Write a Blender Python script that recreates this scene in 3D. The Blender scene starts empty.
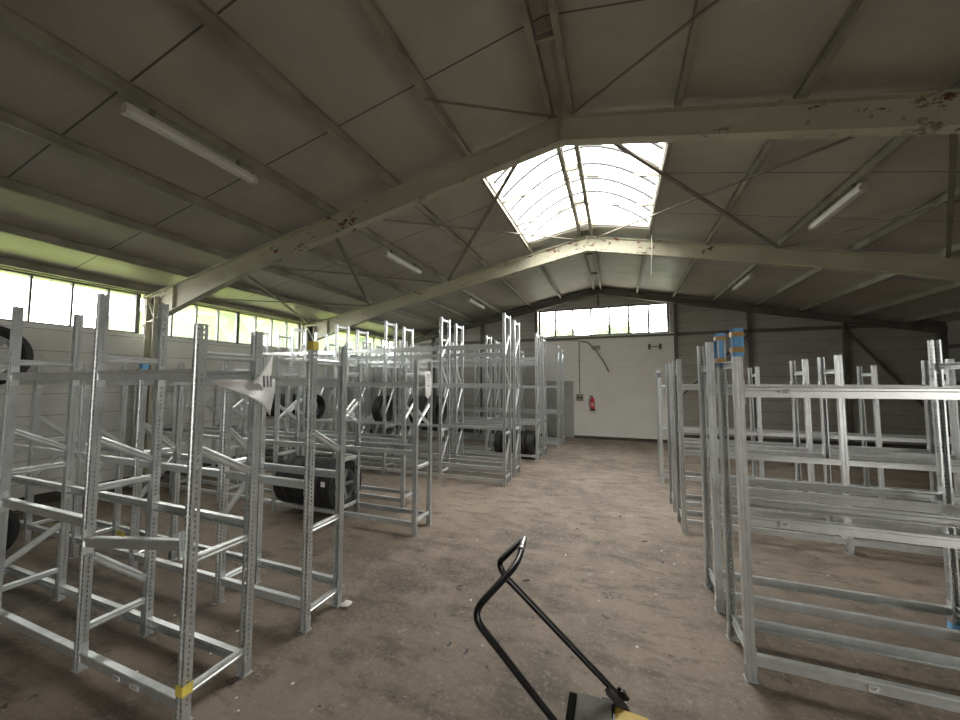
import bpy, bmesh, math, random
from mathutils import Vector, Matrix
random.seed(7)
PI = math.pi
S = bpy.context.scene
COL = S.collection

# ------------------------------------------------------------------ camera
cd = bpy.data.cameras.new('camera'); cam = bpy.data.objects.new('camera', cd); COL.objects.link(cam)
cam.location = (0, 0, 2.0)
cam.rotation_euler = (math.radians(93.5), 0, math.radians(20.7))
cd.sensor_fit = 'HORIZONTAL'; cd.sensor_width = 36.0; cd.lens = 362.0/960*36
cd.clip_start = 0.05; cd.clip_end = 300
S.camera = cam

# ------------------------------------------------------------------ daylight and exposure
W = bpy.data.worlds.new('overcast_sky'); S.world = W; W.use_nodes = True
nt = W.node_tree; bg = nt.nodes['Background']
bg.inputs[0].default_value = (1.0, 0.975, 0.925, 1); bg.inputs[1].default_value = 1.0
SKY = 9.0
bg.inputs[1].default_value = SKY
S.view_settings.view_transform = 'Standard'; S.view_settings.look = 'None'
S.view_settings.exposure = 0.98; S.view_settings.gamma = 1.0
S.view_settings.use_curve_mapping = False

def portal(name, loc, rot, sx, sy):                    # guides the sky's light through an opening
    l = bpy.data.lights.new(name, 'AREA'); l.shape = 'RECTANGLE'; l.size = sx; l.size_y = sy
    l.cycles.is_portal = True
    o = bpy.data.objects.new(name, l); COL.objects.link(o); o.location = loc; o.rotation_euler = rot
    return o
XL, XRR, RX, YB, YF = -8.95, 8.25, -0.57, 13.5, -9.0     # walls, ridge, back and front
ZR, SLL, SLR = 5.42, 0.19, 0.205                       # underside of the roof at the ridge, slopes
portal('skylight_portal', (RX, 6.55, 6.15), (0, 0, 0), 2.9, 3.2)
portal('side_window_portal', (XL-.25, 7.7, 3.40), (0, -PI/2, 0), 0.95, 11.6)
portal('gate_portal', (XRR+.3, -5.0, 1.6), (0, PI/2, 0), 3.3, 4.1)
portal('back_window_portal', (-.5, YB+.25, 4.18), (-PI/2, 0, 0), 4.4, 1.1)

# ------------------------------------------------------------------ helpers
def tag(o, label=None, cat=None, group=None, kind=None):
    if label: o['label'] = label
    if cat: o['category'] = cat
    if group: o['group'] = group
    if kind: o['kind'] = kind
    return o

def empty(name, loc=(0,0,0), label=None, cat=None, group=None):
    o = bpy.data.objects.new(name, None); COL.objects.link(o); o.location = loc
    o.empty_display_size = .1
    return tag(o, label, cat, group)

class MB:
    """collects shapes into one mesh"""
    def __init__(s): s.v=[]; s.f=[]; s.m=[]; s.uv={}
    def add(s, vs, fs, mi=0):
        n=len(s.v); s.v += [Vector(p) for p in vs]
        for f in fs: s.f.append([n+i for i in f]); s.m.append(mi)
        return n
    def box(s, x0,x1,y0,y1,z0,z1, mi=0):
        s.add([(x,y,z) for z in (z0,z1) for y in (y0,y1) for x in (x0,x1)],
              [(0,2,3,1),(4,5,7,6),(0,1,5,4),(2,6,7,3),(0,4,6,2),(1,3,7,5)], mi)
    def obox(s, p, q, w, h, up=(0,0,1), mi=0):          # bar from p to q, w across, h along up
        p=Vector(p); q=Vector(q); d=(q-p).normalized(); u=Vector(up); r=d.cross(u).normalized(); u=r.cross(d).normalized()
        a=[]
        for c in (p,q):
            for i,j in ((-1,-1),(1,-1),(1,1),(-1,1)): a.append(c+r*(w/2*i)+u*(h/2*j))
        s.add(a,[(0,1,2,3),(7,6,5,4),(0,4,5,1),(1,5,6,2),(2,6,7,3),(3,7,4,0)],mi)
    def extrude(s, prof, p, q, xa, za, mi=0, uvs=None, caps=True):   # closed 2D profile along p->q
        p=Vector(p); q=Vector(q); xa=Vector(xa); za=Vector(za); n=len(prof)
        vs=[p+xa*a+za*b for a,b in prof]+[q+xa*a+za*b for a,b in prof]
        fs=[(i,(i+1)%n,n+(i+1)%n,n+i) for i in range(n)]
        base=len(s.f); s.add(vs,fs,mi)
        L=(q-p).length
        if uvs:
            for i in range(n):
                if uvs[i] is not None: s.uv[base+i]=(uvs[i],L)
        if caps: 
            b=len(s.v)-2*n
            s.f.append([b+i for i in range(n)][::-1]); s.m.append(mi)
            s.f.append([b+n+i for i in range(n)]); s.m.append(mi)
    def tube(s, pts, r, n=10, mi=0, closed=False):
        pts=[Vector(p) for p in pts]; m=len(pts); rings=[]
        ref=None
        for i,p in enumerate(pts):
            if closed: t=(pts[(i+1)%m]-pts[i-1]).normalized()
            else:
                a=pts[max(i-1,0)]; b=pts[min(i+1,m-1)]; t=(b-a).normalized()
            if ref is None:
                ref=Vector((0,0,1)) if abs(t.z)<.9 else Vector((1,0,0))
            x=(ref-t*ref.dot(t)).normalized(); ref=x; y=t.cross(x)
            rr=r[i] if isinstance(r,(list,tuple)) else r
            rings.append([p+x*(rr*math.cos(2*PI*k/n))+y*(rr*math.sin(2*PI*k/n)) for k in range(n)])
        base=s.add([v for g in rings for v in g],[],mi)
        for i in range(m if closed else m-1):
            for k in range(n):
                j=(i+1)%m
                s.f.append([base+i*n+k,base+i*n+(k+1)%n,base+j*n+(k+1)%n,base+j*n+k]); s.m.append(mi)
        if not closed:
            s.f.append([base+k for k in range(n)][::-1]); s.m.append(mi)
            s.f.append([base+(m-1)*n+k for k in range(n)]); s.m.append(mi)
    def lathe(s, prof, c, axis='x', n=32, mi=0, closed=True):        # prof: (radius, along)
        c=Vector(c); base=len(s.v); m=len(prof)
        for k in range(n):
            a=2*PI*k/n; ca,sa=math.cos(a),math.sin(a)
            for r,h in prof:
                s.v.append(c+Vector({'x':(h,r*ca,r*sa),'y':(r*ca,h,r*sa),'z':(r*ca,r*sa,h)}[axis]))
        for k in range(n):
            k2=(k+1)%n
            for i in range(m if closed else m-1):
                j=(i+1)%m
                s.f.append([base+k*m+i,base+k*m+j,base+k2*m+j,base+k2*m+i]); s.m.append(mi)
    def mesh(s, name, mats, smooth=False):
        me=bpy.data.meshes.new(name); me.from_pydata([tuple(v) for v in s.v],[],s.f)
        for m in mats if isinstance(mats,(list,tuple)) else [mats]: me.materials.append(m)
        me.polygons.foreach_set('material_index', s.m)
        if s.uv:
            ul=me.uv_layers.new(name='UVMap')
            for i,p in enumerate(me.polygons):
                for k,li in enumerate(p.loop_indices):
                    if i in s.uv:
                        (u0,u1),L=s.uv[i]
                        ul.data[li].uv=((u0,0),(u1,0),(u1,L),(u0,L))[k]
                    else: ul.data[li].uv=(9,0)
        bm=bmesh.new(); bm.from_mesh(me); bmesh.ops.recalc_face_normals(bm, faces=bm.faces); bm.to_mesh(me); bm.free()
        if smooth:
            me.polygons.foreach_set('use_smooth',[True]*len(me.polygons))
            try: me.set_sharp_from_angle(angle=math.radians(40))
            except Exception: pass
        me.update(); return me
    def build(s, name, mats, parent=None, smooth=False, loc=(0,0,0)):
        return link(name, s.mesh(name,mats,smooth), parent, loc)

def link(name, me, parent=None, loc=(0,0,0), rot=(0,0,0)):
    o=bpy.data.objects.new(name, me); COL.objects.link(o); o.location=loc; o.rotation_euler=rot
    if parent: o.parent=parent
    return o

# ------------------------------------------------------------------ materials
class NB:
    def __init__(s, name):
        s.m=bpy.data.materials.new(name); s.m.use_nodes=True; s.t=s.m.node_tree; s.b=s.t.nodes['Principled BSDF']; s.out=s.t.nodes['Material Output']
    def n(s, typ, **kw):
        x=s.t.nodes.new(typ)
        for k,v in kw.items(): setattr(x,k,v)
        return x
    def l(s,a,b): s.t.links.new(a,b)
    def coord(s, kind='Object', scale=(1,1,1)):
        tc=s.n('ShaderNodeTexCoord'); mp=s.n('ShaderNodeMapping'); mp.inputs['Scale'].default_value=scale
        s.l(tc.outputs[kind],mp.inputs[0]); return mp.outputs[0]
    def noise(s, vec, scale, detail=4, rough=.55):
        x=s.n('ShaderNodeTexNoise'); x.inputs['Scale'].default_value=scale; x.inputs['Detail'].default_value=detail; x.inputs['Roughness'].default_value=rough
        s.l(vec,x.inputs['Vector']); return x.outputs['Fac']
    def ramp(s, fac, stops):
        r=s.n('ShaderNodeValToRGB'); e=r.color_ramp.elements
        while len(e)<len(stops): e.new(.5)
        for i,(p,c) in enumerate(stops):
            e[i].position=p; e[i].color=(c[0],c[1],c[2],1) if not isinstance(c,(int,float)) else (c,c,c,1)
        s.l(fac,r.inputs[0]); return r.outputs[0]
    def mix(s, fac, a, b, mode='MIX'):
        x=s.n('ShaderNodeMix',data_type='RGBA',blend_type=mode)
        for sock,val in ((x.inputs[0],fac),(x.inputs[6],a),(x.inputs[7],b)):
            if isinstance(val,(int,float)): sock.default_value=val
            elif isinstance(val,tuple): sock.default_value=(val[0],val[1],val[2],1)
            else: s.l(val,sock)
        return x.outputs[2]
    def math(s, op, a, b=0.0, c=0.0):
        x=s.n('ShaderNodeMath',operation=op)
        for i,val in enumerate((a,b,c)):
            if isinstance(val,(int,float)): x.inputs[i].default_value=val
            else: s.l(val,x.inputs[i])
        return x.outputs[0]
    def xyz(s, vec):
        x=s.n('ShaderNodeSeparateXYZ'); s.l(vec,x.inputs[0]); return x.outputs
    def bump(s, h, strength=.3, dist=.01):
        x=s.n('ShaderNodeBump'); x.inputs['Strength'].default_value=strength; x.inputs['Distance'].default_value=dist
        s.l(h,x.inputs['Height']); s.l(x.outputs[0],s.b.inputs['Normal'])
    def line(s, val, pitch, width, off=0.0):           # 1 on thin periodic lines
        a=s.math('ADD',val,off+pitch*1000); a=s.math('MODULO',a,pitch); return s.math('LESS_THAN',a,width)
    def set(s, color=None, rough=None, metal=None):
        for k,v in (('Base Color',color),('Roughness',rough),('Metallic',metal)):
            if v is None: continue
            if isinstance(v,tuple): s.b.inputs[k].default_value=(v[0],v[1],v[2],1)
            elif isinstance(v,(int,float)): s.b.inputs[k].default_value=v
            else: s.l(v,s.b.inputs[k])
        return s.m

def simple(name, color, rough=.5, metal=0., var=.15, scale=8):
    k=NB(name); v=k.coord(); f=k.noise(v,scale)
    a=tuple(c*(1-var) for c in color); b=tuple(min(1,c*(1+var)) for c in color)
    return k.set(k.ramp(f,[(.3,a),(.7,b)]),rough,metal)

def galv(name, holes, base=(.63,.66,.665)):
    k=NB(name); v=k.coord('Object')
    f=k.noise(v,9,5,.6); g=k.noise(v,60,2)
    c=k.ramp(f,[(.3,tuple(x*.86 for x in base)),(.55,base),(.75,tuple(min(1,x*1.1) for x in base))])
    c=k.mix(k.math('MULTIPLY',k.math('GREATER_THAN',g,.64),.0),c,(.40,.42,.43))
    k.set(c,k.ramp(f,[(.3,.34),(.7,.40)]),.70)
    if holes:
        uv=k.n('ShaderNodeTexCoord'); u=k.xyz(uv.outputs['UV'])
        au=k.math('ABSOLUTE',u[0]); du=k.math('ABSOLUTE',k.math('SUBTRACT',au,.0165))
        inu=k.math('LESS_THAN',du,.0062)
        fv=k.math('MODULO',k.math('ADD',u[1],.01),.033); inv=k.math('LESS_THAN',fv,.016)
        hole=k.math('MULTIPLY',inu,inv)
        tr=k.n('ShaderNodeBsdfTransparent'); mx=k.n('ShaderNodeMixShader')
        k.l(hole,mx.inputs[0]); k.l(k.b.outputs[0],mx.inputs[1]); k.l(tr.outputs[0],mx.inputs[2]); k.l(mx.outputs[0],k.out.inputs[0])
    return k.m
M={}
M['perf']=galv('perforated_zinc',True); M['zinc']=galv('zinc',False,(.74,.77,.775)); M['zinc_dull']=galv('dull_zinc',False,(.66,.68,.68))

def floor_mat():
    k=NB('worn_concrete'); v=k.coord('Object')
    big=k.noise(v,.45,6,.6); mid=k.noise(v,2.6,7,.68); fine=k.noise(v,26,6,.7)
    vs=k.coord('Object',(.7,1.7,1)); streak=k.noise(vs,3.2,6,.66)
    c=k.ramp(mid,[(.30,(.105,.083,.065)),(.5,(.19,.153,.121)),(.70,(.31,.258,.208))])
    c=k.mix(k.ramp(big,[(.42,0.),(.60,.6)]),c,(.37,.292,.228))
    c=k.mix(k.ramp(streak,[(.50,0.),(.64,.65)]),c,(.092,.073,.058))
    c=k.mix(k.ramp(fine,[(.52,0.),(.66,.6)]),c,(.36,.315,.275))
    c=k.mix(k.ramp(k.noise(v,60,4,.7),[(.34,.3),(.44,0.)]),c,(.085,.068,.054))
    c=k.mix(k.ramp(k.noise(v,7.5,5,.75),[(.61,0.),(.69,.6)]),c,(.47,.42,.37))
    c=k.mix(k.ramp(k.noise(v,5.2,3,.8),[(.31,.8),(.37,0.)]),c,(.045,.037,.033))
    c=k.mix(k.ramp(k.noise(v,15,4,.8),[(.30,.6),(.36,0.)]),c,(.05,.042,.036))
    k.set(c,k.ramp(mid,[(.3,.62),(.7,.85)]),0.)
    k.bump(fine,.35,.008); return k.m
M['floor']=floor_mat()

def roof_mat():
    k=NB('ribbed_roof_sheet'); v=k.coord('Object'); u=k.xyz(v)
    f=k.noise(v,1.3,5,.6)
    c=k.ramp(f,[(.3,(.38,.355,.30)),(.7,(.48,.45,.385))])
    c=k.mix(k.line(u[1],1.37,.018,-.44),c,(.09,.085,.07))
    k.set(c,.4,0.)
    w=k.math('SINE',k.math('MULTIPLY',u[1],2*PI/.055)); k.bump(w,.16,.003); return k.m
M['roof']=roof_mat()

def plank_mat(name, c0, c1, pitch=.36):
    k=NB(name); v=k.coord('Object'); u=k.xyz(v)
    f=k.noise(k.coord('Object',(1,1,2.5)),1.4,6,.65); g=k.noise(v,14,4)
    c=k.ramp(f,[(.3,c0),(.7,c1)])
    c=k.mix(k.ramp(g,[(.58,0.),(.75,.35)]),c,tuple(x*.6 for x in c0))
    c=k.mix(k.line(u[2],pitch,.011),c,tuple(x*.5 for x in c0))
    k.set(c,.8,0.); k.bump(g,.15,.004); return k.m
M['plank']=plank_mat('grey_concrete_planks',(.36,.35,.32),(.46,.45,.415))
M['plank_side']=plank_mat('pale_concrete_planks',(.66,.66,.64),(.78,.78,.76))

def whitewall():
    k=NB('whitewashed_block'); v=k.coord('Object'); u=k.xyz(v)
    f=k.noise(v,1.1,6,.65); g=k.noise(k.coord('Object',(1.4,1,2.2)),2.1,5,.7)
    c=k.ramp(f,[(.3,(.75,.745,.71)),(.7,(.83,.825,.79))])
    c=k.mix(k.ramp(g,[(.67,0.),(.72,.55)]),c,(.40,.385,.35))
    c=k.mix(k.math('MULTIPLY',k.line(u[2],.25,.012),.25),c,(.42,.41,.38))
    k.set(c,.75,0.); return k.m
M['white']=whitewall()

def paintmat():
    k=NB('flaking_beige_paint'); v=k.coord('Object',(1,1,1.6))
    f=k.noise(v,1.2,4); g=k.noise(v,4.2,7,.75); h=k.noise(v,.55,3)
    c=k.ramp(f,[(.3,(.42,.405,.30)),(.7,(.53,.51,.39))])
    m=k.math('MULTIPLY',k.ramp(g,[(.565,0.),(.58,1.)]),k.ramp(h,[(.44,0.),(.50,1.)]))
    c=k.mix(m,c,k.ramp(k.noise(v,9,3),[(.45,(.085,.055,.04)),(.62,(.22,.05,.035))]))
    k.set(c,.55,0.); return k.m
M['rafter']=paintmat()
M['column']=simple('beige_column_paint',(.44,.43,.34),.55,0.,.12,2)
M['purlin']=simple('dusty_purlin_paint',(.30,.285,.225),.6,0.,.25,3)
M['brace']=simple('dark_brace_paint',(.20,.185,.145),.6,0.,.25,3)
M['band']=simple('dark_wall_steel',(.13,.125,.105),.6,0.,.25,3)
M['frame']=simple('window_frame_paint',(.10,.10,.09),.5)
M['frame_pale']=simple('pale_window_frame',(.55,.54,.5),.5)
M['door']=simple('grey_door_paint',(.36,.37,.35),.5,0.,.1,2)
M['tyre']=simple('tyre_rubber',(.018,.018,.019),.62,0.,.3,20)
M['alloy']=simple('wheel_alloy',(.42,.43,.43),.4,.7)
M['black']=simple('black_powder_coat',(.012,.012,.013),.28,0.,.2,12)
M['steel']=simple('worn_steel',(.55,.55,.55),.3,.9)
M['matt']=simple('matt_black_rubber',(.012,.012,.012),1.0); M['matt'].node_tree.nodes['Principled BSDF'].inputs['Specular IOR Level'].default_value=.05
M['rib']=simple('dark_rib',(.035,.035,.035),.6)
M['yellow']=simple('yellow_plastic',(.72,.50,.07),.45,0.,.12,5)
M['greybox']=simple('dusty_grey_plastic',(.15,.143,.125),.9,0.,.25,9)
M['paper']=simple('white_paper',(.86,.85,.84),.6,0.,.04)
M['plastic']=simple('grey_plastic_sheet',(.62,.62,.61),.35,0.,.08,6)
M['ytape']=simple('yellow_tape',(.78,.66,.12),.5)
M['btape']=simple('brown_tape',(.52,.33,.13),.4,0.,.2,20)
M['blue']=simple('blue_foam',(.20,.50,.88),.6,0.,.1,20)
M['red']=simple('red_enamel',(.62,.045,.06),.3)
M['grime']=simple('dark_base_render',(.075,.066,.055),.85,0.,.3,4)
M['lampwhite']=simple('lamp_enamel',(.60,.585,.53),.45,0.,.06)
M['diffuser']=simple('lamp_diffuser',(.68,.67,.62),.3,0.,.04)
M['pipe']=simple('grey_pipe',(.30,.29,.26),.5)
M['ink']=simple('grey_print',(.16,.16,.18),.6)
M['socket']=simple('socket_housing',(.26,.24,.20),.5)
M['leaf']=simple('green_foliage',(.030,.062,.008),.7,0.,.5,1.5)
M['grass']=simple('lawn_green',(.17,.23,.016),.9,0.,.3,.8)
M['yard']=simple('pale_yard_paving',(.26,.25,.23),.9,0.,.1,.8)
M['wood']=simple('raw_wood',(.45,.30,.17),.7,0.,.2,6)

def sheetmat(name, transp, col, diff=.2):
    k=NB(name); t=k.n('ShaderNodeBsdfTransparent'); d=k.n('ShaderNodeBsdfTranslucent'); mx=k.n('ShaderNodeMixShader')
    t.inputs[0].default_value=(.97,.98,.98,1); d.inputs[0].default_value=(*col,1); mx.inputs[0].default_value=1-transp
    k.l(t.outputs[0],mx.inputs[1]); k.l(d.outputs[0],mx.inputs[2]); k.l(mx.outputs[0],k.out.inputs[0]); return k.m
M['glass']=sheetmat('hazy_window_pane',.96,(.95,.96,.95))
M['poly']=sheetmat('skylight_sheet',.6,(.95,.95,.94))

def struct(o, cat=None): o['kind']='structure'; return o

# ================================================================== SETTING
def roofz(x): return ZR-abs(x-RX)*(SLL if x<RX else SLR)
m=MB(); m.box(XL-.3,XRR+.3,YF-.2,YB+.3,-.25,0); struct(m.build('floor',M['floor']))
m=MB(); m.box(-60,40,-40,70,-.45,-.26); struct(m.build('ground',M['yard']))
m=MB(); m.box(-26,XL-.9,0,26,-.26,-.24); struct(m.build('lawn',M['grass']))

# roof: two pitched slabs with the opening of the skylight left free
SKX0,SKX1,SKY0,SKY1=-1.83,0.68,5.05,7.95
m=MB()
def slab(x0,x1,y0,y1,t=.09):
    z0,z1=roofz(x0),roofz(x1)
    m.add([(x0,y0,z0),(x1,y0,z1),(x1,y1,z1),(x0,y1,z0),(x0,y0,z0+t),(x1,y0,z1+t),(x1,y1,z1+t),(x0,y1,z0+t)],
          [(3,2,1,0),(4,5,6,7),(0,1,5,4),(1,2,6,5),(2,3,7,6),(3,0,4,7)])
yf,yb=YF-.2,YB+.3
slab(XL-.35,SKX0,yf,yb); slab(SKX1,XRR+.35,yf,yb)
slab(SKX0,RX,yf,SKY0); slab(RX,SKX1,yf,SKY0); slab(SKX0,RX,SKY1,yb); slab(RX,SKX1,SKY1,yb)
struct(m.build('ceiling',M['roof']))

# skylight: curved translucent sheet on arched ribs
sk=empty('skylight',(RX,6.5,ZR)); struct(sk)
def vault(u,zoff=0):                                   # u 0..1 across the opening
    x=SKX0+(SKX1-SKX0)*u; 
    return (x-RX, roofz(SKX0)+.12+.62*math.sin(PI*u)**.9-ZR+zoff)
N=18; m=MB()
for yy in (-1.48,1.48):
    pass
vs=[]; fs=[]
for i in range(N+1):
    x,z=vault(i/N); vs+= [(x,-1.5,z),(x,1.5,z)]
for i in range(N): fs.append((2*i,2*i+2,2*i+3,2*i+1))
m.add(vs,fs)
for y in (-1.5,1.5):                                    # gable ends of the vault
    pts=[(vault(i/N)[0],y,vault(i/N)[1]) for i in range(N+1)]
    m.add(pts,[tuple(range(N+1))])
o=m.build('vault_sheet',M['poly'],sk)
for y in [-1.5+.5*i for i in range(7)]:
    m=MB(); m.tube([(vault(i/N,-.02)[0],y,vault(i/N,-.02)[1]) for i in range(N+1)],.026,6)
    m.build('arched_rib',M['rib'],sk)
for y in (-.55,.45):
    m=MB()
    for a,b in ((SKX0,RX),(RX,SKX1)): m.obox((a-RX,y,roofz(a)-ZR-.02),(b-RX,y,roofz(b)-ZR-.02),.03,.04)
    m.build('glazing_bar',M['brace'],sk)
m=MB()
for y in (-1.53,1.53):
    for a,b in ((SKX0,RX),(RX,SKX1)):
        m.obox((a-RX,y,roofz(a)-ZR+.06),(b-RX,y,roofz(b)-ZR+.06),.05,.16)
for x in (SKX0-.02,SKX1+.02): m.box(x-RX-.025,x-RX+.025,-1.55,1.55,roofz(x)-ZR-.02,roofz(x)-ZR+.14)
m.build('curb',M['frame_pale'],sk)

# side wall with the strip of windows
def wall_left():
    m=MB(); m.box(XL-.2,XL,YF,YB,0,2.97); m.box(XL-.2,XL,YF,1.9,2.97,3.79); m.box(XL-.2,XL,YF,YB,3.79,3.85)
    struct(m.build('wall_left',M['plank_side']))
wall_left()
m=MB(); m.box(XRR,XRR+.2,YF,-7,0,3.6); m.box(XRR,XRR+.2,-3,YB,0,3.6); m.box(XRR,XRR+.2,-7,-3,3.15,3.6); struct(m.build('wall_right',M['plank']))
# front wall behind the viewer
def gable(name, y0,y1, mats):
    m=MB(); return m
m=MB(); xs=[XL-.2,RX,XRR+.2]
def prism(m,poly,y0,y1,mi=0):
    n=len(poly); vs=[(x,y0,z) for x,z in poly]+[(x,y1,z) for x,z in poly]
    fs=[tuple(range(n)),tuple(range(2*n-1,n-1,-1))]+[(i,(i+1)%n,n+(i+1)%n,n+i) for i in range(n)]
    m.add(vs,fs,mi)
prism(m,[(xs[0],0),(xs[2],0),(xs[2],roofz(xs[2])),(RX,ZR),(xs[0],roofz(xs[0]))],YF-.2,YF)
struct(m.build('wall_front',M['plank']))
WX0,WX1,WZ0,WZ1=-2.74,1.69,3.66,4.69
m=MB(); yb0,yb1=YB,YB+.2
WHX0,WHX1=-2.78,1.82
prism(m,[(xs[0],0),(WHX0,0),(WHX0,roofz(WHX0)),(xs[0],roofz(xs[0]))],yb0,yb1)
prism(m,[(WX1,WZ0),(WHX1,WZ0),(WHX1,roofz(WHX1)),(WX1,roofz(WX1))],yb0,yb1)
prism(m,[(WHX1,0),(xs[2],0),(xs[2],roofz(xs[2])),(WHX1,roofz(WHX1))],yb0,yb1)
prism(m,[(WHX0,WZ1),(WX1,WZ1),(WX1,roofz(WX1)),(RX,ZR),(WHX0,roofz(WHX0))],yb0,yb1)
prism(m,[(WHX0,0),(WHX1,0),(WHX1,WZ0),(WHX0,WZ0)],yb0,yb1,1)
struct(m.build('wall_back',[M['plank'],M['white']]))
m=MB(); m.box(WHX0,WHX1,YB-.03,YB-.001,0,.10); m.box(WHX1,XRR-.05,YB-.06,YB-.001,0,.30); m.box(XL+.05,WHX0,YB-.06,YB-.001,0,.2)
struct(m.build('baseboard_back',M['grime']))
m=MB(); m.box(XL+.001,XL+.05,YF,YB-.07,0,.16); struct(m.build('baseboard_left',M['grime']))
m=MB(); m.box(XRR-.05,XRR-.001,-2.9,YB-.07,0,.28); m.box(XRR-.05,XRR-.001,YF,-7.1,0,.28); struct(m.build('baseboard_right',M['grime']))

# windows: side strip in bays between columns, back strip
def side_window(i,y0,y1,n,thick):
    w=empty('window_%d'%i,(XL-.1,y0,2.97)); struct(w)
    H=.82; m=MB()
    m.box(-.04,.04,0,y1-y0,0,.03); m.box(-.04,.04,0,y1-y0,H-.03,H)
    for k in range(n+1):
        t=.035 if k in (0,n) or k in thick else .014
        y=(y1-y0)*k/n; y=min(max(y,t),y1-y0-t)
        m.box(-.04,.04,y-t,y+t,.03,H-.03)
    m.build('window_frame',M['frame'],w)
    m=MB(); m.box(-.006,.0,.02,y1-y0-.02,.02,H-.02); m.build('window_pane',M['glass'],w)
side_window(1,1.91,4.36,5,())
side_window(2,4.44,8.34,8,(4,))
side_window(3,8.42,13.45,10,(5,))
w=empty('window_4',(WX0,YB+.1,WZ0)); struct(w); m=MB(); L=WX1-WX0; H=WZ1-WZ0
m.box(0,L,-.05,.05,0,.05); m.box(0,L,-.05,.05,H-.04,H)
for k in range(8):
    x=min(max(L*k/7,.03),L-.03); t=.04 if k in (0,7) else .03
    m.box(x-t,x+t,-.04,.04,.05,H-.04)
m.build('window_frame',M['frame'],w)
m=MB(); m.box(.02,L-.02,-.004,.004,.02,H-.02); m.build('window_pane',M['glass'],w)

# purlins under the roof, on top of the rafters
PX=[-8.62,-7.52,-6.41,-5.27,-4.13,-2.98,-1.85,-.70,-.46,.70,1.79,2.94,4.06,5.2,6.35,7.5]
PH=.13
Y1,Y2=4.40,8.38                                         # the two portal frames in view
for x in PX:
    m=MB(); z=roofz(x)-.002; w=.03
    m.box(-w/2-.015,w/2+.015,YF+.02,YB-.02,-.012,0); m.box(-.006,.006,YF+.02,YB-.02,-PH+.012,-.012); m.box(-w/2-.015,w/2+.015,YF+.02,YB-.02,-PH,-PH+.012)
    o=m.build('roof_beam',M['purlin'],None,False,(x,0,z)); struct(o)
for y in (1.7,3.3,5.6,6.7,7.6,9.6,11.4):
    m=MB(); m.box(-.69,-.49,y-.02,y+.02,roofz(-.7)-.11,roofz(-.7)-.05); struct(m.build('ridge_tie_beam',M['purlin']))

# portal frames: tapered I rafters, columns, haunches, apex plate
def rafter_side(m, xe, y):
    s=1 if xe>RX else -1
    top=lambda x: roofz(x)-PH-.002
    dep=lambda x: .32 if abs(x-RX)<5.2 else .32+.25*(abs(x-RX)-5.2)/(abs(xe-RX)-5.2)
    xs_=[RX,RX+s*3,RX+s*5.2,xe]
    for a,b in zip(xs_,xs_[1:]):
        # web
        m.add([(x,y+d,z) for d in (-.006,.006) for x,z in ((a,top(a)-dep(a)),(b,top(b)-dep(b)),(b,top(b)),(a,top(a)))],
              [(0,1,2,3),(7,6,5,4),(0,4,5,1),(2,6,7,3)])
        for f in (0,1):
            za,zb=(top(a)-.008,top(b)-.008) if f else (top(a)-dep(a),top(b)-dep(b))
            m.obox((a,y,za),(b,y,zb),.13,.016)
    for d in (7.4,): 
        x=RX+s*d; m.box(x-.005,x+.005,y-.06,y+.06,top(x)-dep(x),top(x)-.01)
def column(m, xc, y, ztop):
    m.box(xc-.13,xc-.118,y-.09,y+.09,0,ztop); m.box(xc+.118,xc+.13,y-.09,y+.09,0,ztop); m.box(xc-.12,xc+.12,y-.006,y+.006,0,ztop)
    m.box(xc-.13,xc+.13,y-.09,y+.09,ztop-.5,ztop-.485); m.box(xc-.18,xc+.18,y-.13,y+.13,0,.02)
    m.obox((xc-.12,y-.045,ztop-.05),(xc+.12,y-.045,ztop-.47),.012,.06,(0,1,0))
for y in (-4.5,-.05,Y1,Y2):
    m=MB(); rafter_side(m,XL+.02,y); rafter_side(m,XRR-.02,y)
    m.box(RX-.012,RX+.012,y-.075,y+.075,ZR-PH-.345,ZR-PH-.01)
    struct(m.build('rafter_beam',M['rafter']))
    for xc in (XL+.36,XRR-.36):
        m=MB(); column(m,xc,y,roofz(xc)-PH-.08); struct(m.build('steel_column',M['column']))
# end frame against the back wall
m=MB()
for a,b in ((XL+.02,RX),(RX,XRR-.02)):
    m.obox((a,YB-.12,roofz(a)-PH-.10),(b,YB-.12,roofz(b)-PH-.10),.16,.17)
struct(m.build('end_rafter_beam',M['band']))
# steel on the back wall
m=MB(); 
m.box(WHX1,XRR-.02,YB-.09,YB-.002,3.54,3.64); m.box(XL+.02,WHX0,YB-.09,YB-.002,3.54,3.64); m.box(WHX0,WHX1,YB-.05,YB-.002,3.55,3.62)
for x in (WHX1+.03,3.9,6.2,WHX0-.03,-5.0,-7.2): m.box(x-.05,x+.05,YB-.09,YB-.002,.3,roofz(x)-PH-.15)
m.box(XRR-.15,XRR-.01,YB-.16,YB-.02,0,3.6); m.box(RX-.04,RX+.04,YB-.09,YB-.002,4.72,ZR-PH-.15)
m.obox((6.22,YB-.06,3.5),(7.9,YB-.06,1.15),.05,.09,(0,1,0)); m.obox((3.88,YB-.06,3.5),(2.0,YB-.06,1.6),.05,.09,(0,1,0))
struct(m.build('trim_1',M['band']))
m=MB(); m.obox((XRR-.05,13.2,1.9),(XRR-.05,9.2,3.5),.06,.09,(1,0,0)); m.box(XRR-.09,XRR-.002,4.8,13.3,2.9,2.98); struct(m.build('trim_2',M['band']))
m=MB(); m.box(XL+.001,XL+.09,YF,YB-.1,3.78,3.815); struct(m.build('trim_3',M['band']))

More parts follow.
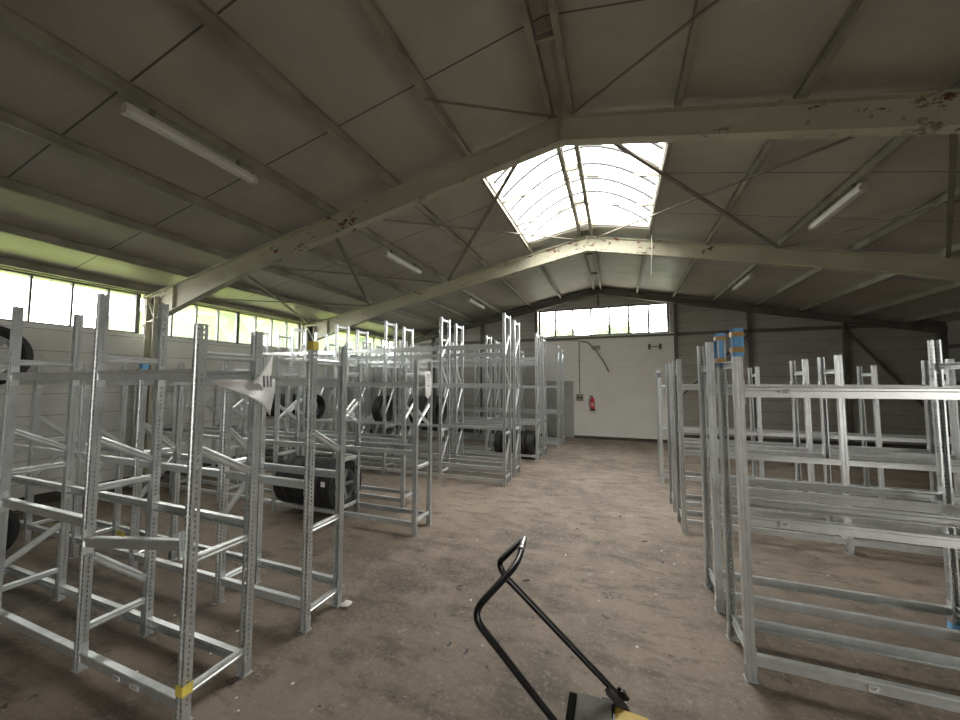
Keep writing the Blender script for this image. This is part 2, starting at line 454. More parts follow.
# wind braces and stays under the roof
def brace(p,q,r=.026,mt='brace'):
    z=lambda x: roofz(x)-PH-.03
    m=MB(); a=Vector((p[0],p[1],z(p[0]))); b=Vector((q[0],q[1],z(q[0])))
    if (p[0]-RX)*(q[0]-RX)<0:                            # passes under the ridge: keep straight and low enough
        pass
    m.obox(a,b,r*2,r*1.2)
    struct(m.build('wind_brace_beam',M[mt]))
brace((-1.0,Y1+.1),(-4.0,Y2-.1)); brace((-3.9,Y1+.1),(-.78,Y2-.1),.018)
brace((-.30,Y1+.1),(2.92,Y2-.1)); brace((2.8,Y1+.1),(-.35,Y2-.1),.018)
brace((-4.3,Y1+.1),(-6.45,Y2-.1)); brace((-6.4,Y1+.1),(-4.2,Y2-.1),.018)
brace((2.95,Y1+.1),(5.2,Y2-.1)); brace((5.2,Y1+.1),(2.95,Y2-.1),.018)
brace((-6.5,Y1+.1),(-8.6,Y2-.1)); brace((-8.6,Y1+.1),(-6.5,Y2-.1),.018)
brace((-1.85,3.25),(-.62,Y1-.08),.012); brace((-.45,Y1-.08),(1.79,2.2),.012)

# door in the back wall
d=empty('door_1',(-1.98,YB,0)); struct(d)
m=MB(); m.box(-.46,.46,-.05,-.002,.02,1.98); m.build('door_leaf',M['door'],d)
m=MB(); m.box(-.52,-.46,-.06,-.002,0,2.04); m.box(.46,.50,-.06,-.002,0,2.04); m.box(-.46,.46,-.06,-.002,1.98,2.04); m.build('door_frame',M['door'],d)
m=MB(); m.tube([(.34,-.06,1.02),(.34,-.10,1.02),(.24,-.10,1.02)],.01,8); m.build('door_handle',M['steel'],d)

# ================================================================== RACKS
CACHE={}
UW,UD,TT=.056,.05,.0025
def upright_mesh(h,plain=False):
    k=('u',round(h,3),plain)
    if k not in CACHE:
        w,d,t=UW/2,UD,TT
        outer=[(-w+.012,d),(-w,d),(-w,0),(-.008,0),(-.004,.007),(.004,.007),(.008,0),(w,0),(w,d),(w-.012,d)]
        inner=[(w-.012,d-t),(w-t,d-t),(w-t,t),(.008+t*.4,t),(.004+t*.4,.007+t),(-.004-t*.4,.007+t),(-.008-t*.4,t),(-w+t,t),(-w+t,d-t),(-w+.012,d-t)]
        prof=outer+inner; uv=[None]*len(prof)
        uv[2]=(-w,-.008); uv[6]=(.008,w); uv[12]=(w,.008); uv[16]=(-.008,-w)       # front strips and their backs
        uv[1]=(.0415,-.0085); uv[7]=(-.0085,.0415); uv[11]=(.0415,-.0085); uv[17]=(-.0085,.0415)
        m=MB(); m.extrude(prof,(0,0,0),(0,0,h),(1,0,0),(0,1,0),0,uv)
        CACHE[k]=m.mesh('upright',M['zinc'] if plain else M['perf'])
    return CACHE[k]
def foot_mesh():
    if 'f' not in CACHE:
        m=MB(); m.box(-.036,.036,-.008,.062,0,.005); m.box(-.031,-.0282,.005,.05,.005,.10); m.box(.0282,.031,.005,.05,.005,.10)
        CACHE['f']=m.mesh('foot_plate',M['zinc_dull'])
    return CACHE['f']
def tie_mesh(L):
    k=('t',round(L,3))
    if k not in CACHE:
        h=.026
        pr=[(-.014,-h),(-.014,-h+.004),(.006,-h+.004),(.012,-h+.010),(.012,-.012),(.004,-.006),(.004,.006),(.012,.012),(.012,h-.010),(.006,h-.004),(-.014,h-.004),(-.014,h),
            (.008,h),(.015,h-.010),(.015,.010),(.007,.004),(.007,-.004),(.015,-.010),(.015,-h+.010),(.008,-h)]
        m=MB(); m.extrude(pr,(0,-L/2,0),(0,L/2,0),(1,0,0),(0,0,1))
        CACHE[k]=m.mesh('cross_tie',M['zinc'])
    return CACHE[k]
def beam_mesh(L,h=.065):
    k=('b',round(L,3),h)
    if k not in CACHE:
        pr=[(.034,.010),(.034,0),(0,0),(0,h*.62),(-.006,h*.70),(-.006,h*.92),(-.002,h),(.036,h),(.036,h-.010),(.0335,h-.010),(.0335,h-.0025),(0,h-.0025),(-.0035,h*.90),(-.0035,h*.72),(.0025,h*.62),(.0025,.0025),(.0315,.0025),(.0315,.010)]
        m=MB(); m.extrude(pr,(-L/2,0,0),(L/2,0,0),(0,1,0),(0,0,1))
        for s in (-1,1):
            x=s*(L/2); m.box(min(x,x-s*.004),max(x,x-s*.004),-.007,.042,-.05,h+.05)
        CACHE[k]=m.mesh('shelf_beam',M['zinc'])
    return CACHE[k]

def rack(name,label,group,y0,y1,frames,levels,ties,beam_h=.065,missing=(),yaws=None):
    """frames: [(x, height)], levels: heights of the beams, ties: [(z_front, z_back)] for each frame"""
    x0=frames[0][0]; yc=(y0+y1)/2
    r=empty(name,(x0,yc,0),label,'rack',group); hd=(y1-y0)/2
    for i,(x,h) in enumerate(frames):
        for s in (-1,1):
            o=link('upright',upright_mesh(h,group==GR and s<0),r,(x-x0,s*hd,.004),(0,0,0 if s<0 else PI))
            link('foot_plate',foot_mesh(),o,(0,0,-.004))
        for (za,zb) in ties if not callable(ties) else ties(i,h):
            dy=2*hd-.10; dz=zb-za; L=math.hypot(dy,dz)
            link('cross_tie',tie_mesh(L),r,(x-x0,0,(za+zb)/2),(math.atan2(dz,dy),0,0))
    for i in range(len(frames)-1):
        xa,xb=frames[i][0],frames[i+1][0]; L=abs(xb-xa)-UW-.004
        for z in (levels if not callable(levels) else levels(i)):
            for s in (-1,1):
                if (i,round(z,2),s) in missing: continue
                link('shelf_beam',beam_mesh(L,beam_h),r,((xa+xb)/2-x0,s*(hd-.008),z-beam_h/2),(0,0,0 if s<0 else PI))
    return r
def ties_low(i,h):
    return [(.16,.16),(.92,.92),(1.58,1.38),(2.17,2.17)] if i==0 else [(.27,.27),(.46,.68) if i%2==0 else (.76,.44),(1.23,1.23),(1.58,1.38),(2.17,2.17)]
def ties_c(i,h): return [(.18,.18),(.86,.86),(1.63,1.39),(1.42,1.68),(2.12,2.12)]
def ties_b(i,h): return [(.14,.14),(.78,.78),(1.58,1.39),(2.17,2.17)] if i==0 else [(.2,.2),(.8,1.14),(1.24,1.24),(1.55,1.25),(2.1,2.1)]
def ties_tall(i,h): return [(.16,.16),(.35,.85),(1.0,1.0),(1.3,1.85),(2.35,1.9),(2.5,2.95),(h-.05,h-.05)]
def ties_right(i,h): return [(.17,.17),(2.13,2.13)]
GL='galvanised tyre racks beside the eave windows'; GR='galvanised racks across the aisle from the tyres'
rack('storage_rack','galvanised tyre rack closest to the camera, yellow tape round its aisle corner post',GL,1.47,1.90,
     [(-2.44,2.36),(-3.55,2.65),(-4.86,2.65),(-6.06,2.65),(-7.2,2.65)],lambda i:(.10,1.0,2.05 if i<3 else 1.97),ties_low,missing=((0,1.0,-1),))
_r=[o for o in COL.objects if o.name=='storage_rack'][0]
_L=1.11-UW-.004
link('shelf_beam',beam_mesh(_L,.065),_r,(-.555,-.223,.915),(0,math.radians(-7.5),0))
rack('storage_rack','second galvanised rack row on the window side, yellow paper on its corner post top',GL,2.33,2.74,
     [(-2.40,2.33),(-3.42,2.25),(-4.74,2.22),(-5.85,2.2),(-6.96,2.2),(-8.07,2.2)],(.20,1.15,2.0),ties_b)
rack('storage_rack','galvanised rack row with a long white paper tag hanging in its end frame',GL,4.22,4.66,
     [(-2.52,2.29),(-3.77,2.29),(-5.02,2.29),(-6.27,2.29),(-7.52,2.25),(-8.72,2.25)],(.14,1.06,1.97),ties_c,.06)
rack('storage_rack','galvanised low rack row set back from the aisle behind the tagged row',GL,5.0,5.42,
     [(-3.2,2.26),(-4.45,2.26),(-5.7,2.26),(-6.95,2.26),(-8.2,2.26)],(.14,1.06,1.97),ties_c,.06)
TF=[-2.06,-3.44,-4.82,-6.20,-7.58,-8.95]
rack('storage_rack','first tall galvanised rack row, facing the camera across open floor beyond the low racks',GL,6.76,7.19,
     [(x,3.37) for x in TF],(.10,.33,1.10,1.94,2.72),ties_tall,.06)
rack('storage_rack','tall galvanised rack row standing back to back behind the first tall row',GL,7.50,7.93,
     [(x,3.34) for x in TF],(.10,.33,1.06,1.94,2.62),ties_tall,.06)
rack('storage_rack','third tall galvanised rack row, a stack of black tyres low in its aisle bay',GL,9.30,9.72,
     [(x+.10,3.28) for x in TF],(.10,.92,1.87,2.62),ties_tall,.06)
rack('storage_rack','fourth tall galvanised rack row, close behind the row with tyres at the aisle',GL,9.96,10.38,
     [(x+.14,3.22) for x in TF],(.10,.92,1.87,2.55),ties_tall,.06)
rack('storage_rack','fifth tall galvanised rack row, beside the grey door end of the aisle',GL,11.42,11.84,
     [(x+.32,3.17) for x in TF],(.10,1.04,1.85,2.6),ties_tall,.06)
rack('storage_rack','last tall galvanised rack row before the back wall and grey door',GL,12.16,12.58,
     [(x+.34,3.10) for x in TF],(.10,1.04,1.85,2.6),ties_tall,.06)

rack('storage_rack','galvanised rack with blue foam wrapped on the tops of its aisle posts',GR,3.02,3.49,
     [(.80,2.34),(2.55,2.34),(4.30,2.34)],(.14,1.06,1.93),ties_right,.07)
rack('storage_rack','galvanised rack standing directly behind the rack with blue foam caps',GR,3.81,4.24,
     [(.80,2.36),(2.52,2.35),(4.27,2.35)],(.14,1.05,1.93),ties_right,.07)
rack('storage_rack','galvanised rack in the middle pair past the foam capped racks, its camera side row',GR,5.58,6.02,
     [(.80,2.31),(2.5,2.32),(4.25,2.32)],(.14,1.05,1.93),ties_right,.07)
rack('storage_rack','galvanised rack in the middle pair past the foam capped racks, its wall side row',GR,6.40,6.84,
     [(.80,2.29),(2.5,2.32),(3.97,2.29)],(.14,1.05,1.93),ties_right,.07)
rack('storage_rack','galvanised single rack closest to the whitewashed back wall, dark tape on its corner post',GR,8.12,8.56,
     [(.80,2.24),(2.45,2.28),(4.1,2.28),(5.75,2.28)],(.14,1.05,1.90),ties_right,.07)

# ================================================================== TYRES
def tyre_mesh(R,Wd,rim):
    hw=Wd/2
    pr=[(rim,-hw*.55),(rim+.015,-hw*.80),(rim+(R-rim)*.45,-hw),(R-.035,-hw*.96),(R-.010,-hw*.86)]
    g=[-.62,-.30,.30,.62]
    tre=[(R,-hw*.80)]
    for c in (-.55,-.18,.18,.55):
        a,b=hw*(c-.035),hw*(c+.035); tre+=[(R,a),(R-.009,a),(R-.009,b),(R,b)]
    tre+=[(R,hw*.80)]
    pr+=tre+[(R-.010,hw*.86),(R-.035,hw*.96),(rim+(R-rim)*.45,hw),(rim+.015,hw*.80),(rim,hw*.55),(rim-.004,0)]
    m=MB(); m.lathe(pr,(0,0,0),'x',40); return m.mesh('tyre',M['tyre'],True)
def rim_mesh(r,Wd):
    m=MB(); hw=Wd/2*.7
    m.lathe([(r,-hw),(r,hw),(r-.012,hw),(r-.02,hw*.5),(r-.02,-hw*.5),(r-.012,-hw)],(0,0,0),'x',36)
    for s in (-1,1): 
        m.lathe([(.001,s*hw*.55),(.055,s*hw*.55),(.055,s*hw*.2),(.001,s*hw*.2)],(0,0,0),'x',20)
    for k in range(5):
        a=2*PI*k/5; d=Vector((0,math.cos(a),math.sin(a))); m.obox(d*.05+Vector((hw*.35,0,0)),d*(r-.012)+Vector((hw*.45,0,0)),.05,.03,(1,0,0))
    return m.mesh('wheel_rim',M['alloy'])
TM=tyre_mesh(.315,.205,.20); TB=tyre_mesh(.33,.20,.225); TL=tyre_mesh(.355,.215,.225); RM=rim_mesh(.205,.2); RB=rim_mesh(.228,.2)
def tyre(x,y,z,label,group=None,rim=False,big=False,rz=0):
    o=link('tyre',TB if big else TM,None,(x,y,z),(random.uniform(0,6),0,rz)); tag(o,label,'tyre',group)
    if rim: link('wheel_rim',RB if big else RM,o)
    return o
R0=.315
# sits in the cradle between two beams: axle height above the beam's top edge
def cradle(ztop,half,R=R0): return ztop+math.sqrt(max(R*R-half*half,0))
ORD=['first','second','third','fourth','fifth','sixth']
zc=cradle(.17,.187,.355)
for i in range(5):
    o=link('tyre',TL,None,(-3.90-.22*i,4.44,zc),(random.uniform(0,6) if i else 0,0,0))
    tag(o,'black tyre low in the tagged rack row, '+('showing its silver wheel rim' if i==0 else ORD[i]+' from the silver rimmed end'),'tyre','tyres on the bottom beams of the tagged rack row')
    if i==0:
        link('wheel_rim',RB,o)
        m=MB(); m.box(-.05,.02,-.358,-.352,.05,.12); m.build('paper_label',M['paper'],o)
zc=cradle(1.13,.187)
for i in range(3): tyre(-3.62-.215*i,6.975,zc,'black tyre mid height behind the white paper tag, %s in its row of three'%ORD[i],'tyres behind the white paper tag')
tyre(-4.98,6.975,zc,'single black tyre mid height in the third bay of the first tall rack')
for i in range(4): tyre(-7.72-.215*i,6.975,zc,'black tyre mid height in the tall rack bay against the windows, %s of four'%ORD[i],'tyres in the tall rack bay against the windows')
tyre(-7.05,6.975,zc,'single black tyre mid height in the fourth bay of the first tall rack')
zc=cradle(.13,.182)
for i in range(5): tyre(-2.14-.215*i,9.51,zc,'black tyre low in the third tall rack, %s from the aisle post'%ORD[i],'tyres stacked low in the third tall rack')
zc=cradle(2.0,.172,.33)
tyre(-6.24,1.705,zc,'large black tyre with silver rim up on the top beams of the closest rack',None,True,True)
zc=cradle(.13,.172,.33)
tyre(-6.24,1.70,zc,'black tyre with silver rim low in the closest rack by the picture edge',None,True,True)

# ================================================================== LAMPS
def lamp(x,y0,y1,label):
    z=roofz(x)-PH-.01; L=y1-y0
    r=empty('fluorescent_lamp',(x,(y0+y1)/2,z),label,'lamp','unlit fluorescent lamps under the roof')
    m=MB(); m.extrude([(-.04,-.13),(-.03,-.085),(.03,-.085),(.04,-.13)],(0,-L/2,0),(0,L/2,0),(1,0,0),(0,0,1)); m.build('housing',M['lampwhite'],r)
    m=MB(); m.extrude([(-.052,-.155),(-.05,-.13),(.05,-.13),(.052,-.155),(.036,-.18),(-.036,-.18)],(0,-L/2+.03,0),(0,L/2-.03,0),(1,0,0),(0,0,1)); m.build('diffuser',M['diffuser'],r)
    for y in (-L/2+.02,L/2-.02):
        m=MB(); m.extrude([(-.056,-.158),(-.054,-.125),(.054,-.125),(.056,-.158),(.04,-.185),(-.04,-.185)],(0,y-.02,0),(0,y+.02,0),(1,0,0),(0,0,1)); m.build('end_cap',M['lampwhite'],r)
    for y in (-L/3,L/3):
        m=MB(); m.box(-.02,.02,y-.015,y+.015,-.09,-.001); m.build('bracket',M['brace'],r)
lamp(-4.11,1.78,3.05,'long white fluorescent lamp under the window side roof, nearer the camera than the first rafter')
lamp(-4.11,5.72,7.02,'white fluorescent lamp between the two rafters on the window side of the skylight')
lamp(-4.11,9.9,11.2,'small looking white fluorescent lamp above the tall racks past the second rafter')
lamp(2.92,5.75,7.02,'white fluorescent lamp between the rafters across the skylight from the windows')
lamp(2.92,9.75,11.05,'white fluorescent lamp past the second rafter above the foam capped racks')

# ================================================================== BACK WALL FITTINGS
def fx(name,label,cat,loc): return empty(name,loc,label,cat)
e=fx('fire_extinguisher','red fire extinguisher hanging on the whitewashed back wall','fire extinguisher',(-.83,YB-.10,1.0))
m=MB(); m.lathe([(.0,0),(.075,.0),(.08,.02),(.08,.36),(.065,.42),(.03,.45),(.03,.47),(.0,.47)],(0,0,0),'z',20,0,False); m.build('cylinder',M['red'],e,True)
m=MB(); m.lathe([(.082,.0),(.086,.01),(.086,.06),(.082,.07)],(0,0,0),'z',20); m.build('foot_ring',M['black'],e)
m=MB(); m.box(-.02,.02,-.02,.02,.47,.51); m.obox((0,0,.51),(-.10,0,.55),.02,.012); m.obox((0,0,.50),(-.09,0,.49),.02,.012); m.build('valve',M['black'],e)
m=MB(); m.tube([(-.01,0,.49),(-.08,-.01,.47),(-.115,-.01,.36),(-.10,-.01,.2),(-.09,-.01,.12)],.012,8); m.build('hose',M['black'],e)
m=MB(); m.add([(.0,-.0815,.15),(.05,-.066,.15),(.05,-.066,.28),(0,-.0815,.28),(-.05,-.066,.15),(-.05,-.066,.28)],[(0,1,2,3),(4,0,3,5)]); m.build('instruction_label',M['paper'],e)
m=MB(); m.box(-.03,.03,.078,.098,.2,.45); m.build('wall_bracket',M['steel'],e)
b=fx('socket_box','small brown grey electrical box at the foot of the wall conduit','electrical box',(-1.26,YB-.002,1.45))
m=MB(); m.box(-.12,.12,-.09,0,-.12,.12); m.build('box_body',M['socket'],b)
for x in (-.055,.055):
    m=MB(); m.lathe([(.0,-.115),(.038,-.115),(.042,-.09),(.0,-.09)],(x,0,0),'y',16,0,False); m.build('socket_cover',M['black'],b)
p=fx('wall_conduit','thin grey conduit running down the whitewashed wall to the electrical box','conduit',(-1.26,YB-.03,1.58))
m=MB(); m.tube([(0,0,0),(0,0,1.9),(-.03,0,1.94),(-.3,0,1.95),(-1.4,0,1.95)],.018,8); m.build('pipe',M['pipe'],p)
for z in (.5,1.2):
    m=MB(); m.box(-.035,.035,-.02,.028,z,z+.03); m.build('clip',M['pipe'],p)
c=MB(); c.tube([(-1.2,YB-.05,3.47),(-.95,YB-.05,3.42),(-.7,YB-.05,3.15),(-.45,YB-.05,2.75),(-.26,YB-.05,2.36)],.028,8)
tag(c.build('drain_hose',M['pipe']),'grey pipe curving loose down the whitewashed back wall','pipe')
h=fx('wall_hook_rail','little two pronged dark bracket high on the whitewashed wall','bracket',(1.22,YB-.002,3.2))
m=MB(); m.box(-.2,.2,-.02,0,-.012,.012); m.build('rail',M['frame'],h)
for x in (-.17,.17):
    m=MB(); m.box(x-.035,x+.035,-.06,0,-.09,.09); m.build('hook',M['frame'],h)
m=MB(); m.box(-.83,-.53,YB-.02,YB-.002,3.15,3.30); tag(m.build('cover_plate',M['pipe']),'small grey cover plate high on the whitewashed wall','cover plate')
# drop cable by the skylight
m=MB(); m.tube([(.73,8.1,5.2),(.735,8.1,4.75),(.74,8.3,4.5),(.74,8.45,4.3)],.012,6); tag(m.build('hanging_cable',M['lampwhite']),'pale cable hanging down from the far corner of the skylight','cable')

# ================================================================== THINGS ON THE RACKS
# clear sleeve with a paper, folded over the tie of the closest rack
s=empty('plastic_sleeve',(-2.40,1.74,2.0),'crumpled grey plastic sleeve with printed paper hanging on the closest rack end','plastic sleeve')
m=MB(); n=8
def grid(m,fn,nu,nv,mi=0):
    base=len(m.v)
    for i in range(nu+1):
        for j in range(nv+1): m.v.append(Vector(fn(i/nu,j/nv)))
    for i in range(nu):
        for j in range(nv):
            a=base+i*(nv+1)+j; m.f.append([a,a+nv+1,a+nv+2,a+1]); m.m.append(mi)
def sl(u,v):                                            # u along, v top to bottom
    y=-.22+.44*u; top=.02-.02*u*(1-u); bot=-.005-.245*u**1.2
    return (.035+.05*math.sin(PI*u)*(.4+v)+.02*math.sin(7*u+4*v), y, top*(1-v)+bot*v)
grid(m,sl,12,6); o=m.build('sheet',M['plastic'],s,True); o.modifiers.new('t','SOLIDIFY').thickness=.0015
m=MB()
def pp(u,v):
    y=.02+.18*u+.05*v*(1-u); z=.0+(.21*u)*(1-v)+(-.19*u)*v
    return (.075+.02*math.sin(3*u+2*v)-.03*u, y, z-.01*(1-u))
grid(m,pp,8,6); o=m.build('printed_paper',M['paper'],s,True); o.modifiers.new('t','SOLIDIFY').thickness=.001
m=MB()
for k in range(3):
    y=.10+.03*k; m.obox((.085-.004*k,y,.045),(.083-.004*k,y+.008,-.035),.012,.002,(1,0,0))
m.build('print_mark',M['ink'],o)

# long paper tag in the end frame of the third row
t=empty('paper_tag',(-2.47,4.43,2.17),'long white paper tag with small grey print hanging between two posts','tag')
m=MB()
def tg(u,v):
    w=.17*(1-.25*max(0,v-.55)/.45) if v<.93 else .17*.8*(1-(v-.93)*9)
    return (.02+.015*math.sin(3*v), (u-.5)*w+.01*v, -.02-.37*v)
grid(m,tg,4,10); o=m.build('tag_sheet',M['paper'],t); o.modifiers.new('t','SOLIDIFY').thickness=.001
m=MB()
for z,w in ((-.07,.08),(-.10,.06),(-.14,.03),(-.22,.07)): m.box(.037,.039,-w/2,w/2,z-.006,z+.004)
m.build('print_line',M['ink'],o)
m=MB(); m.tube([(.02,0,-.02),(.0,-.005,-.01),(-.045,0,-.035)],.003,6); m.build('string',M['ink'],t)

# foam caps on the two posts of the first rack across the aisle
def foamcap(x,y,z0,z1,label):
    r=empty('foam_wrap',(x,y,z0),label,'foam wrap','blue foam wraps on the post tops'); h=z1-z0
    m=MB(); a,b=.035,.036
    m.extrude([(-a,-.012),(-a+.012,-.02),(a-.012,-.02),(a,-.012),(a,.045),(a-.012,.06),(-a+.012,.06),(-a,.045),(-a+.005,.045),(-a+.016,.055),(a-.016,.055),(a-.005,.045),(a-.005,-.010),(a-.016,-.021),(-a+.016,-.021),(-a+.005,-.010)],(0,0,0),(0,0,h),(1,0,0),(0,1,0))
    m.build('foam',M['blue'],r)
    for z in (.03,h-.06):
        m=MB(); a2=a+.002
        m.extrude([(-a2,-.013),(-a2+.013,-.028),(a2-.013,-.028),(a2,-.013),(a2,.046),(a2-.012,.062),(-a2+.012,.062),(-a2,.046)],(0,0,z),(0,0,z+.035),(1,0,0),(0,1,0)); m.build('tape_band',M['btape'],r)
foamcap(.80,3.02,2.18,2.38,'blue foam wrap taped on the post top at the camera end of its rack')
foamcap(.80,3.465,2.13,2.40,'blue foam wrap taped on the rear post top of the same rack frame')
def wrap(name,x,y,z0,z1,mt,label,cat,pad=.006):
    m=MB(); a=UW/2+pad
    m.box(x-a,x+a,y-pad,y+UD+pad,z0,z1); return tag(m.build(name,M[mt]),label,cat)
wrap('yellow_tape',-2.44,1.47,.16,.22,'ytape','yellow tape wrapped round the foot of the closest rack corner post','tape',.004)
wrap('yellow_note',-2.40,2.33,2.27,2.345,'ytape','yellow paper folded over the top of a post in the second rack row','paper',.004)
wrap('yellow_note',-3.77,4.22,.75,.83,'ytape','yellow paper taped on the second front post of the tagged row','paper',.004)
wrap('blue_tape',-4.74,2.33,2.14,2.225,'blue','bright blue tape on the top of a post behind the closest rack','tape',.004)
wrap('blue_tape',2.52,4.19,.005,.05,'blue','blue tape round a post foot in the rack behind the foam capped one','tape',.006)
wrap('brown_tape',-8.72,4.22,2.16,2.255,'btape','brown tape on a post top close to the eave windows','tape',.004)
wrap('dark_tape',.80,8.12,2.10,2.19,'ink','dark tape on the aisle post of the rack closest to the back wall','tape',.004)
# labels stuck on beams
def sticker(x,y,z,w,label,h=.04,mt='paper'):
    m=MB(); m.box(x-w/2,x+w/2,y-.002,y,z-h/2,z+h/2)
    o=tag(m.build('sticker',M[mt]),label,'sticker')
    m=MB()
    for k in range(3): m.box(x-w*.36,x+w*(.36-.1*k),y-.0026,y-.002,z+h*.22-k*h*.22-.002,z+h*.22-k*h*.22+.002)
    m.build('print_line',M['ink'],o); return o
sticker(-3.20,4.213,.14,.16,'white printed sticker on the bottom beam of the tagged rack row')
sticker(-2.86,1.463,.10,.09,'pale sticker on the floor beam of the closest rack, nearer its corner post',.03)
sticker(-3.05,1.463,.10,.07,'pale sticker on the floor beam of the closest rack, nearer its second post',.03)
sticker(-3.10,1.463,1.0,.09,'yellow sticker in the middle of a waist high beam on the closest rack',.035,'ytape')
sticker(1.42,3.013,.14,.045,'cream sticker on the floor beam of the rack with blue foam caps',.03)
sticker(1.06,3.013,1.94,.055,'white square sticker on the top beam of the rack with blue foam caps',.035)
sticker(1.02,3.013,1.06,.05,'white torn sticker on the middle beam of the rack with blue foam caps',.035)

# ================================================================== SWEEPER IN FRONT
sw=empty('floor_sweeper',(0,1.9,0),'hand pushed floor sweeper with bent black tube handle and yellow cover','sweeper')
def P(x,y,z): return (x,y-1.9,z)
def smooth_path(pts,rad=.05,n=6):
    pts=[Vector(p) for p in pts]; out=[pts[0]]
    for a,b,c in zip(pts,pts[1:],pts[2:]):
        d1=(a-b); d2=(c-b); r=min(rad,d1.length*.45,d2.length*.45)
        p=b+d1.normalized()*r; q=b+d2.normalized()*r
        for k in range(n+1):
            t=k/n; out.append(p*(1-t)**2+b*2*t*(1-t)+q*t*t)
    out.append(pts[-1]); return out
path=smooth_path([P(-.20,1.84,.28),P(-.321,1.809,.42),P(-.63,1.555,.97),P(-.505,1.89,1.055),P(-.529,2.16,1.085),P(-.618,1.915,1.03),P(-.588,1.925,.965),P(-.036,2.136,.36)],.085)
m=MB(); m.tube(path,.0165,12); m.build('handle',M['black'],sw,True)
m=MB(); m.tube([P(-.518,2.01,1.0715),P(-.5195,2.03,1.0733)],.021,12); m.build('collar',M['steel'],sw)
m=MB(); m.tube([P(-.5215,2.05,1.075),P(-.528,2.135,1.0825)],.0172,12); m.build('shine_sleeve',M['steel'],sw,True)  # pale steel sleeve imitates the skylight's reflection on the black tube
for (x,y,z) in ((-.03,2.10,.36),(-.21,1.80,.33)):
    m=MB(); m.obox(P(x-.05,y-.015,z+.045),P(x+.04,y+.015,z-.05),.034,.03); m.box(x-.08,x+.02,y-1.9-.03,y-1.9+.03,z-.06,z-.03); m.build('handle_bracket',M['tyre'],sw)
    m=MB(); m.lathe([(.0,0),(.024,0),(.024,.02),(.0,.02)],(x+.02,y-1.9+.03,z-.0),'y',14,0,False); m.obox((x+.0,y-1.9+.045,z+.025),(x+.05,y-1.9+.045,z-.02),.02,.012,(0,1,0)); m.build('wing_knob',M['black'],sw)
m=MB()
def rbox(m,x0,x1,y0,y1,z0,z1,r,mi=0):
    pf=[]
    for cx,cy,a in ((x1-r,y1-r,0),(x0+r,y1-r,90),(x0+r,y0+r,180),(x1-r,y0+r,270)):
        for k in range(5): t=math.radians(a+22.5*k); pf.append((cx+r*math.cos(t),cy+r*math.sin(t)))
    nn=len(pf); cxm,cym=(x0+x1)/2,(y0+y1)/2
    rings=[(1,z0),(1,z1-r*.5),(.97,z1-r*.15),(.90,z1)]
    vs=[(cxm+(px-cxm)*s_,cym+(py-cym)*s_,z) for s_,z in rings for px,py in pf]
    fs=[tuple(range(nn))[::-1],tuple(range(3*nn,4*nn))]
    for i in range(3):
        for k in range(nn): fs.append((i*nn+k,i*nn+(k+1)%nn,(i+1)*nn+(k+1)%nn,(i+1)*nn+k))
    m.add(vs,fs,mi)
rbox(m,-.235,-.055,1.66-1.9,2.11-1.9,.08,.345,.03); m.build('dust_container',M['greybox'],sw,True)
m=MB(); m.box(-.275,-.236,1.66-1.9,2.09-1.9,.06,.34); m.build('container_end',M['matt'],sw)
m=MB(); prism(m,[(-.045,.10),(.42,.10),(.42,.16),(.30,.27),(.10,.325),(-.045,.335)],1.60-1.9,2.085-1.9); m.build('cover',M['yellow'],sw)
m=MB(); m.box(-.054,-.046,1.60-1.9,2.09-1.9,.08,.345); m.build('divider',M['black'],sw)
for y in (1.56,2.13):
    m=MB(); m.lathe([(.03,-.02),(.125,-.02),(.135,-.012),(.135,.012),(.125,.02),(.03,.02)],(.10,y-1.9,.135),'y',28); m.build('wheel',M['black'],sw,True)
m=MB(); m.tube([(.10,1.54-1.9,.135),(.10,2.15-1.9,.135)],.012,8); m.build('axle',M['steel'],sw)
m=MB(); m.lathe([(.02,-.015),(.14,-.015),(.16,-.07),(.10,-.07),(.02,-.03)],(.36,1.62-1.9,.075),'z',20); m.build('side_brush',M['black'],sw)

# ================================================================== LITTER
def crumple(name,x,y,r,label,cat,mt='paper',group=None):
    m=MB(); bm=bmesh.new(); bmesh.ops.create_icosphere(bm,subdivisions=2,radius=r)
    for v in bm.verts:
        v.co*=random.uniform(.55,1.15); v.co.z*=.55
    zmin=min(v.co.z for v in bm.verts)
    me=bpy.data.meshes.new(name); bm.to_mesh(me); bm.free(); me.materials.append(M[mt])
    return tag(link(name,me,None,(x,y,-zmin)),label,cat,group)
crumple('crumpled_paper',-2.30,2.72,.045,'crumpled white paper lying at the foot of the second row corner post','paper')
spots=[(-2.85,1.92),(-2.06,1.93),(-3.15,1.62),(-4.9,2.0),(.93,6.0),(.45,4.9),(.62,4.85),(.55,4.6),(1.5,3.35),(1.9,3.3),(1.3,3.75),(2.0,4.9),(-1.3,3.2),(-1.0,2.7),(-.2,3.6),(.1,3.1),(-1.7,4.4),(-.6,4.4),(.3,3.9),(-2.9,2.15),(-3.6,2.1),(-2.3,1.72),(-2.2,1.66),(1.25,3.2)]
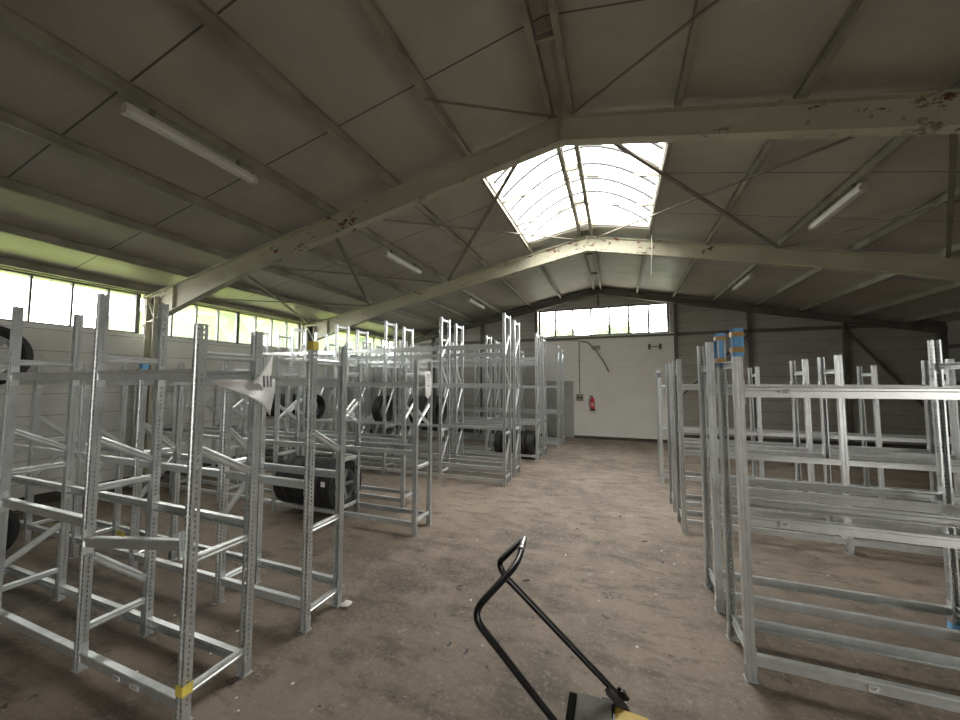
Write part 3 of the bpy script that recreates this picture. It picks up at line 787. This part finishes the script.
for x,y in spots:
    m=MB(); a=random.uniform(0,6); r=random.uniform(.008,.018)
    pts=[(r*math.cos(a+k*PI/3)*random.uniform(.6,1.2),r*math.sin(a+k*PI/3)*random.uniform(.6,1.2)) for k in range(6)]
    m.add([(px,py,0) for px,py in pts]+[(px*.7,py*.7,.004) for px,py in pts],[(0,1,2,3,4,5),(6,7,8,9,10,11)]+[(k,(k+1)%6,6+(k+1)%6,6+k) for k in range(6)])
    tag(m.build('paper_scrap',M['paper'],None,False,(x,y,.001)),'tiny pale scrap lying on the brown concrete floor','scrap','pale scraps scattered on the floor')
for x,y in [(-.55,5.2),(.28,5.1),(.42,4.6),(-.9,3.7),(-1.5,2.9),(-1.25,2.62),(-1.1,2.6),(.0,5.9),(-.3,7.2)]:
    m=MB(); a=random.uniform(0,6); L=random.uniform(.02,.045)
    m.tube([(-L*math.cos(a),-L*math.sin(a),.006),(.012*math.sin(a),.01,.007),(L*math.cos(a),L*math.sin(a),.006)],[.004,.009,.003],6)
    tag(m.build('dirt_chip',M['ink'],None,False,(x,y,0)),'little dark chip lying on the open aisle floor','chip','dark chips on the aisle floor')

# ================================================================== OUTSIDE THE WINDOWS
def foliage(name,label,blobs):
    m=MB()
    for (x,y,z,r) in blobs:
        bm=bmesh.new(); bmesh.ops.create_icosphere(bm,subdivisions=3,radius=r)
        for v in bm.verts: v.co*=1+.28*math.sin(7*v.co.x/r+3*v.co.z)*math.sin(6*v.co.y/r+x)*math.cos(5*v.co.z/r+y)+random.uniform(-.06,.06)
        bm.verts.ensure_lookup_table(); base=len(m.v)
        m.v+=[v.co+Vector((x,y,z)) for v in bm.verts]
        for f in bm.faces: m.f.append([base+v.index for v in f.verts]); m.m.append(0)
        bm.free()
    return tag(m.build(name,M['leaf']),label,'foliage',None,'stuff')
foliage('garden_foliage','blurred green foliage outside the eave windows',
   [(-19,9.9,3.6,1.7),(-20,12.6,4.6,2.2),(-21,15.5,3.2,2.0),(-22,18.6,4.8,2.6),(-23,23,4.6,2.8),(-17,20,2.6,1.6),(-18,7,1.2,1.6),(-24,28,5,3)])
foliage('garden_shrubbery','blurred green shrubbery outside the back wall window',
   [(-2.95,22,4.6,.75),(-5.3,23,5.0,1.0),(.25,22,4.9,.6),(-.75,22,4.9,.5),(-3.6,24,3.0,1.6),(1,24,3.0,1.6),(-2.95,22,2.6,1.6),(-2.95,22,.9,1.6),(.2,22,2.8,1.6),(.2,22,1.0,1.6),(-5.3,23,2.6,2),(-5.3,23,.9,2)])
